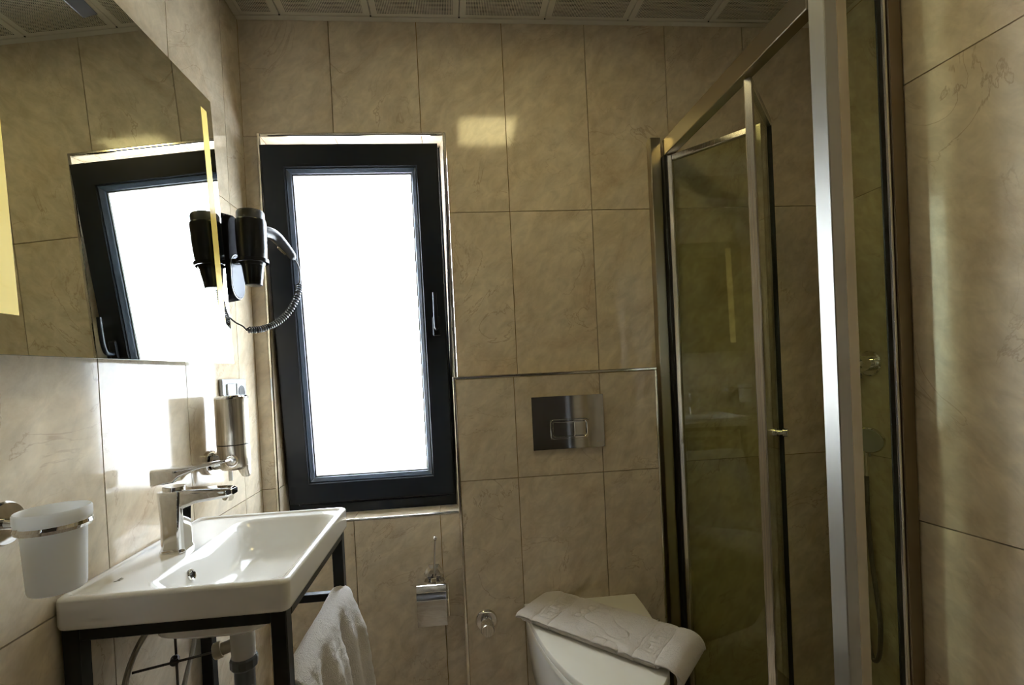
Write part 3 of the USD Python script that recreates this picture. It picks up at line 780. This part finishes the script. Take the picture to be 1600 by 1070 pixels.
fx0, fx1, fz0, fz1 = .2765, .527, 1.027, 1.209
t = thing('flush_plate', 'chrome dual-button flush plate on the tiled boxing above the toilet', 'flush plate', ((fx0 + fx1) / 2, BX, fz0))
bx_0, bx_1, bz_0, bz_1 = .338, .4715, 1.062, 1.128
PL = plain('plate_chrome', (.66, .66, .62), .06, 1.0)
plate_poly = sbox(fx0, fz0, fx1, fz1).difference(sbox(bx_0, bz_0, bx_1, bz_1).buffer(-.004).buffer(.004))
part(t, 'plate', prism(plate_poly, FBOX, .0005, .011), PL, False)
rr = lambda i, d: np.array([[p, BX - d, q] for p, q in rrect((bx_0 + bx_1) / 2, (bz_0 + bz_1) / 2, (bx_1 - bx_0) / 2 - i, (bz_1 - bz_0) / 2 - i, .010)])
part(t, 'button_frame', loft([rr(-.001, .011), rr(.001, .0155), (rr(.006, .0155)), rr(.0085, .010), rr(.0085, .004), rr(-.0005, .004)], closed=True), CHROME, 40)
xm = bx_0 + .083
part(t, 'flush_button', rbox(bx_0 + .009, xm - .0008, BX - .0112, BX - .003, bz_0 + .009, bz_1 - .009, .0012), PL, False)
part(t, 'flush_button', rbox(xm + .0008, bx_1 - .009, BX - .0112, BX - .003, bz_0 + .009, bz_1 - .009, .0012), PL, False)
part(t, 'maker_mark', [tube([(.498 + a, BX - .0113, 1.045 + b), (.498 + c, BX - .0113, 1.045 + d)], .0006, 5) for a, b, c, d in ((0, .004, .003, 0), (.003, 0, .006, .004), (.008, .002, .013, .002), (.015, .004, .02, .003))], MARK, False)

# ---------------------------------------------------------------- toilet
tcx, tlen, thw = .416, .505, .198


def dring(scale, z, yback=BX - .002, L=tlen, hw=thw, n=48, pw=2.4):
    """D-shaped outline: straight back on the wall, rounded front."""
    yf = yback - L * scale
    p = []
    for a in np.linspace(0, np.pi, n):
        cx_, sx_ = math.cos(a), math.sin(a)
        p.append((tcx + hw * scale * math.copysign(abs(cx_) ** .85, cx_), yback - .0 - L * scale * abs(sx_) ** (2 / 2.1)))
    return at_z(np.array(p), z)


t = thing('toilet', 'cream white wall-hung toilet with a closed lid on the tiled boxing', 'toilet', (tcx, BX, .1))
bowl = [dring(.38, .10, L=.30), dring(.62, .105, L=.42), dring(.80, .16, L=.50), dring(.90, .26), dring(.955, .36), dring(.975, .43), dring(.975, .456), dring(.96, .459)]
part(t, 'bowl', loft(bowl), CERAMIC, 40)
part(t, 'seat', loft([dring(.985, .461), dring(1.0, .4635), dring(1.0, .476), dring(.99, .4785)]), SEATW, 40)
part(t, 'lid', loft([dring(.985, .480), dring(1.0, .4825), dring(1.0, .496), dring(.992, .4995), dring(.97, .5005)]), SEATW, 30)
t = thing('wall_pin', 'small chrome pin on the boxing just right of the toilet lid', 'pin', (.682, BX, .385))
part(t, 'rosette', lathe([(0, .0005), (.010, .0005), (.010, .006), (0, .006)], (.682, BX, .385), (0, -1, 0), 20), CHROME)
part(t, 'pin', tube(spline([(.682, BX - .006, .385), (.682, BX - .022, .386), (.682, BX - .027, .396), (.682, BX - .027, .418)], 14), .0045, 12), CHROME)

# ---------------------------------------------------------------- folded bath mat on the lid
ML, MW = .527, .195
e1 = np.array([.716, -.698, 0]); e2 = np.array([.698, .716, 0])
O0 = np.array([.183, 1.503, 0])                       # left near corner
NS, NW = 380, 140
S, Wd = np.meshgrid(np.linspace(0, ML, NS), np.linspace(0, MW, NW), indexing='ij')


def seg_dist(S, W, pts, closed=False):
    d = np.full(S.shape, 9.0)
    pts = list(pts) + ([pts[0]] if closed else [])
    for (a, b), (c, e) in zip(pts[:-1], pts[1:]):
        vx_, vy_ = c - a, e - b
        l2 = vx_ * vx_ + vy_ * vy_ + 1e-12
        k = np.clip(((S - a) * vx_ + (W - b) * vy_) / l2, 0, 1)
        d = np.minimum(d, np.hypot(S - a - k * vx_, W - b - k * vy_))
    return d


rel = np.zeros_like(S)


def groove(d, w=.0026, depth=.0075):
    global rel
    rel = np.minimum(rel, -depth * np.exp(-(d / w) ** 2) - .0022 * np.exp(-(d / (3 * w)) ** 2))


for s0 in (.058, .118, .385, .445):
    groove(np.abs(S - s0 - .0012 * np.sin(W_ if False else Wd * 60)))
for b0 in (.058, .385):                                # key pattern between the border lines
    for k in range(3):
        w0 = .022 + .058 * k
        key = [(b0 + .010, w0), (b0 + .050, w0), (b0 + .050, w0 + .040), (b0 + .026, w0 + .040), (b0 + .026, w0 + .018), (b0 + .037, w0 + .018)]
        groove(seg_dist(S, Wd, key), .0024, .0065)
        groove(seg_dist(S, Wd, [(b0 + .010, w0), (b0 + .010, w0 + .048), (b0 + .018, w0 + .048)]), .0024, .0065)
sole = spline([(.186, .108), (.196, .132), (.224, .150), (.258, .142), (.282, .116), (.312, .096), (.338, .084), (.345, .060), (.326, .040), (.296, .040), (.272, .058), (.246, .072), (.214, .078), (.192, .090), (.186, .108)], 70)
groove(seg_dist(S, Wd, sole))
for c_, r_ in (((.168, .090), .0125), ((.176, .122), .0155), ((.187, .154), .0135), ((.208, .176), .012), ((.232, .184), .0105)):
    groove(np.abs(np.hypot(S - c_[0], Wd - c_[1]) - r_), .0024, .0065)
groove(seg_dist(S, Wd, spline([(.300, .0), (.306, .018), (.330, .012), (.352, -.004)], 20)), .0026, .0070)
groove(seg_dist(S, Wd, spline([(.262, .0), (.276, .020), (.302, .018)], 20)), .0026, .0070)


def drape(s):
    """Height and run of the mat along its length: flat on the lid, curling down over the right-hand end."""
    s = np.asarray(s, float)
    b = .474
    Rr = .034
    a = np.clip((s - b) / Rr, 0, None)
    run = np.where(s < b, s, b + Rr * np.sin(np.minimum(a, 2.2)))
    z = np.where(s < b, 0, -Rr * (1 - np.cos(np.minimum(a, 2.2))))
    a0 = np.clip((.045 - s) / .045, 0, 1)
    return run, z - .002 * a0 ** 2


def mat_surface(S, Wd, zbase, rel, edge):
    run, dz = drape(S)
    rnd = np.clip(Wd / edge, 0, 1); rnd2 = np.clip((MW - Wd) / edge, 0, 1); rnd3 = np.clip(S / edge, 0, 1)
    drop = .006 * ((1 - np.sqrt(1 - (1 - rnd) ** 2)) + (1 - np.sqrt(1 - (1 - rnd2) ** 2)) + (1 - np.sqrt(1 - (1 - rnd3) ** 2)))
    zz = zbase + dz - drop + rel + .0014 * (meshkit.noise(np.stack([S * 60, Wd * 60, S * 0], -1)) - .5)
    return O0 + run[..., None] * e1 + Wd[..., None] * e2 + np.stack([0 * zz, 0 * zz, zz], -1)


t = thing('bath_mat', 'folded cream terry bath mat with an embossed footprint lying across the toilet lid', 'bath mat', (.40, 1.35, .5005))
top_ = mat_surface(S, Wd, .5265, rel, .012)
part(t, 'upper_fold', sheet(top_, .017), TERRY_MAT, True)
S2, W2 = np.meshgrid(np.linspace(.012, ML - .075, 120), np.linspace(.004, MW - .006, 60), indexing='ij')
low_ = mat_surface(S2, W2, .5122, np.zeros_like(S2) + .0012 * np.sin(S2 * 900) * (W2 < .012), .010)
part(t, 'lower_fold', sheet(low_, .010), TERRY_MAT, True)

# ---------------------------------------------------------------- shower enclosure
DX = .812                                              # plane of the door
ZT = 2.048                                             # underside of the top rail
YP0, YP1 = .930, .966                                  # corner post
t = thing('shower_enclosure', 'framed glass shower enclosure with a half-open folding door in the right corner', 'shower enclosure', (DX, 1.3, 0))
part(t, 'wall_profile', rbox(DX - .050, DX - .012, YB - .036, YB - .0008, .0, 2.118, .002), RAIL, False)
part(t, 'hinge_profile', rbox(DX - .010, DX + .002, YB - .052, YB - .0008, .0, ZT, .0015), GASKET, False)
part(t, 'top_rail', rbox(DX - .006, DX + .030, YP1, YB - .037, ZT, ZT + .058, .002), RAIL, False)
cp0 = Polygon([(DX - .002, YP1 - .0005), (DX + .0026, YP0 + .002), (DX + .0046, YP0), (DX + .030, YP0), (DX + .030, YP1 - .0005)])
part(t, 'corner_post', prism(cp0, (np.zeros(3), np.array([1.0, 0, 0]), Zv, np.array([0, 1.0, 0])), 0, 2.50), POST, False)
part(t, 'post_cover', rbox(DX + .0308, DX + .058, YP0 + .004, YP1 - .004, .0, 2.50, .002), RAIL, False)
part(t, 'bottom_rail', rbox(DX - .004, DX + .028, YP1, YB - .054, .0, .035, .002), ALU, False)
fp = part(t, 'fixed_panel', box(DX + .0585, .9575, .950, .956, .02, 2.50), SHOWER_GLASS, False, label='narrow fixed glass pane beside the right wall')
part(fp, 'seal', rbox(.9470, .9574, .9445, .9497, .02, 2.50, .001), GASKET, False)
part(fp, 'edge_profile', lathe([(0, 0), (.0078, 0), (.0078, 2.5), (0, 2.5)], (.9657, .9535, 0), n=20), ALU)
part(fp, 'wall_profile', rbox(.9740, XR - .0008, .946, .966, .0, 2.50, .002), plain('bronze_profile', (.30, .24, .17), .3, 1.0), False)


def leaf(name, a, b, stile_a, stile_b, zt, mat_a, mat_b, rail=True, label=None):
    """A glazed door leaf between the plan points a and b."""
    a, b = np.asarray(a, float), np.asarray(b, float)
    d = b - a; L = np.linalg.norm(d); d /= L
    n = np.array([-d[1], d[0]])

    def bar(s0, s1, w, z0, z1, bev=.002):
        m = rbox(s0, s1, -w / 2, w / 2, z0, z1, bev)
        v = np.asarray(m.vertices)
        m.vertices = np.column_stack([a[0] + v[:, 0] * d[0] + v[:, 1] * n[0], a[1] + v[:, 0] * d[1] + v[:, 1] * n[1], v[:, 2]])
        return m
    lf = part(t, name, bar(stile_a, L - stile_b, .005, .05, zt - .012, .0003), SHOWER_GLASS, False, label=label)
    part(lf, 'stile', bar(0, stile_a, .020, .04, zt), mat_a, False)
    part(lf, 'stile', bar(L - stile_b, L, .018, .04, zt), mat_b, False)
    part(lf, 'leaf_rail', bar(stile_a, L - stile_b, .020, zt - .020, zt), ALU, False)
    part(lf, 'leaf_rail', bar(stile_a, L - stile_b, .020, .04, .075), ALU, False)
    return lf, bar, L


AP = (1.030, 1.422)
leaf('door_leaf', (DX + .008, 1.655), (AP[0] - .006, AP[1] + .006), .020, .016, ZT + .012 - .014, ALU, ALU, label='clear glass door leaf hinged at the back wall')
lb, barB, LB = leaf('door_leaf', (DX + .012, 1.196), (AP[0] + .004, AP[1] - .010), .020, .008, ZT - .004, ALU, GASKET, label='clear glass door leaf sliding on the top rail')
kd = np.array([AP[0] - DX, AP[1] - 1.19, 0]); kd /= np.linalg.norm(kd)
kn = np.array([kd[1], -kd[0], 0])
kc = np.array([AP[0] - .012, AP[1] - .026, 1.072])
part(lb, 'knob', [lathe([(0, -.024), (.0125, -.024), (.014, -.022), (.014, -.010), (.009, -.008), (.009, .008), (.014, .010), (.014, .022), (.0125, .024), (0, .024)], kc, kn, 28)], CHROME)

# shower fittings on the far right wall
sy, sz = 1.583, 1.268
t = thing('shower_mixer', 'round chrome shower mixer on the wall inside the shower', 'shower mixer', (XS, sy, sz))
part(t, 'rosette', lathe([(0, .0005), (.045, .0005), (.046, .004), (.042, .008), (0, .009)], (XS, sy, sz), (-1, 0, 0), 44), CHROME)
part(t, 'knob', lathe([(0, 0), (.026, 0), (.027, .003), (.026, .045), (.022, .05), (0, .051)], (XS - .009, sy, sz), (-1, 0, 0), 32), CHROME)
part(t, 'lever', tube([(XS - .045, sy, sz + .02), (XS - .05, sy - .01, sz + .12)], [.006, .005], 12), CHROME)
t = thing('hand_shower', 'chrome hand shower with a disc head hanging in the shower below the mixer', 'hand shower', (XS, 1.575, .40))
hc = np.array([1.452, 1.545, .998])
hn = np.array([-.75, -.5, -.30])
part(t, 'head', lathe([(0, 0), (.046, 0), (.050, .003), (.049, .010), (.034, .020), (.016, .026), (0, .027)], hc, -hn, 40), CHROME)
part(t, 'head_face', lathe([(0, -.0015), (.043, -.0015), (.045, 0), (0, 0)], hc, -hn, 36), GREY_PLASTIC)
part(t, 'handle', tube(spline([hc + np.array([.018, .012, .008]), (1.485, 1.59, .99), (1.494, 1.60, .94), (1.496, 1.602, .86)], 20), [.012] * 6 + [.0105] * 14, 14), CHROME)
part(t, 'wall_bracket', rbox(1.497, XS - .0005, 1.585, 1.62, .93, .965, .003), CHROME, False)
part(t, 'hose', tube(spline([(1.496, 1.602, .86), (1.494, 1.60, .72), (1.488, 1.585, .56), (1.480, 1.560, .43), (1.474, 1.545, .33), (1.478, 1.56, .22), (1.488, 1.60, .20), (1.494, 1.63, .36), (1.498, 1.64, .9), (1.500, 1.63, 1.20), (1.5085, 1.62, 1.22)], 80), .0075, 10), plain('dark_hose', (.10, .10, .10), .3, .7))
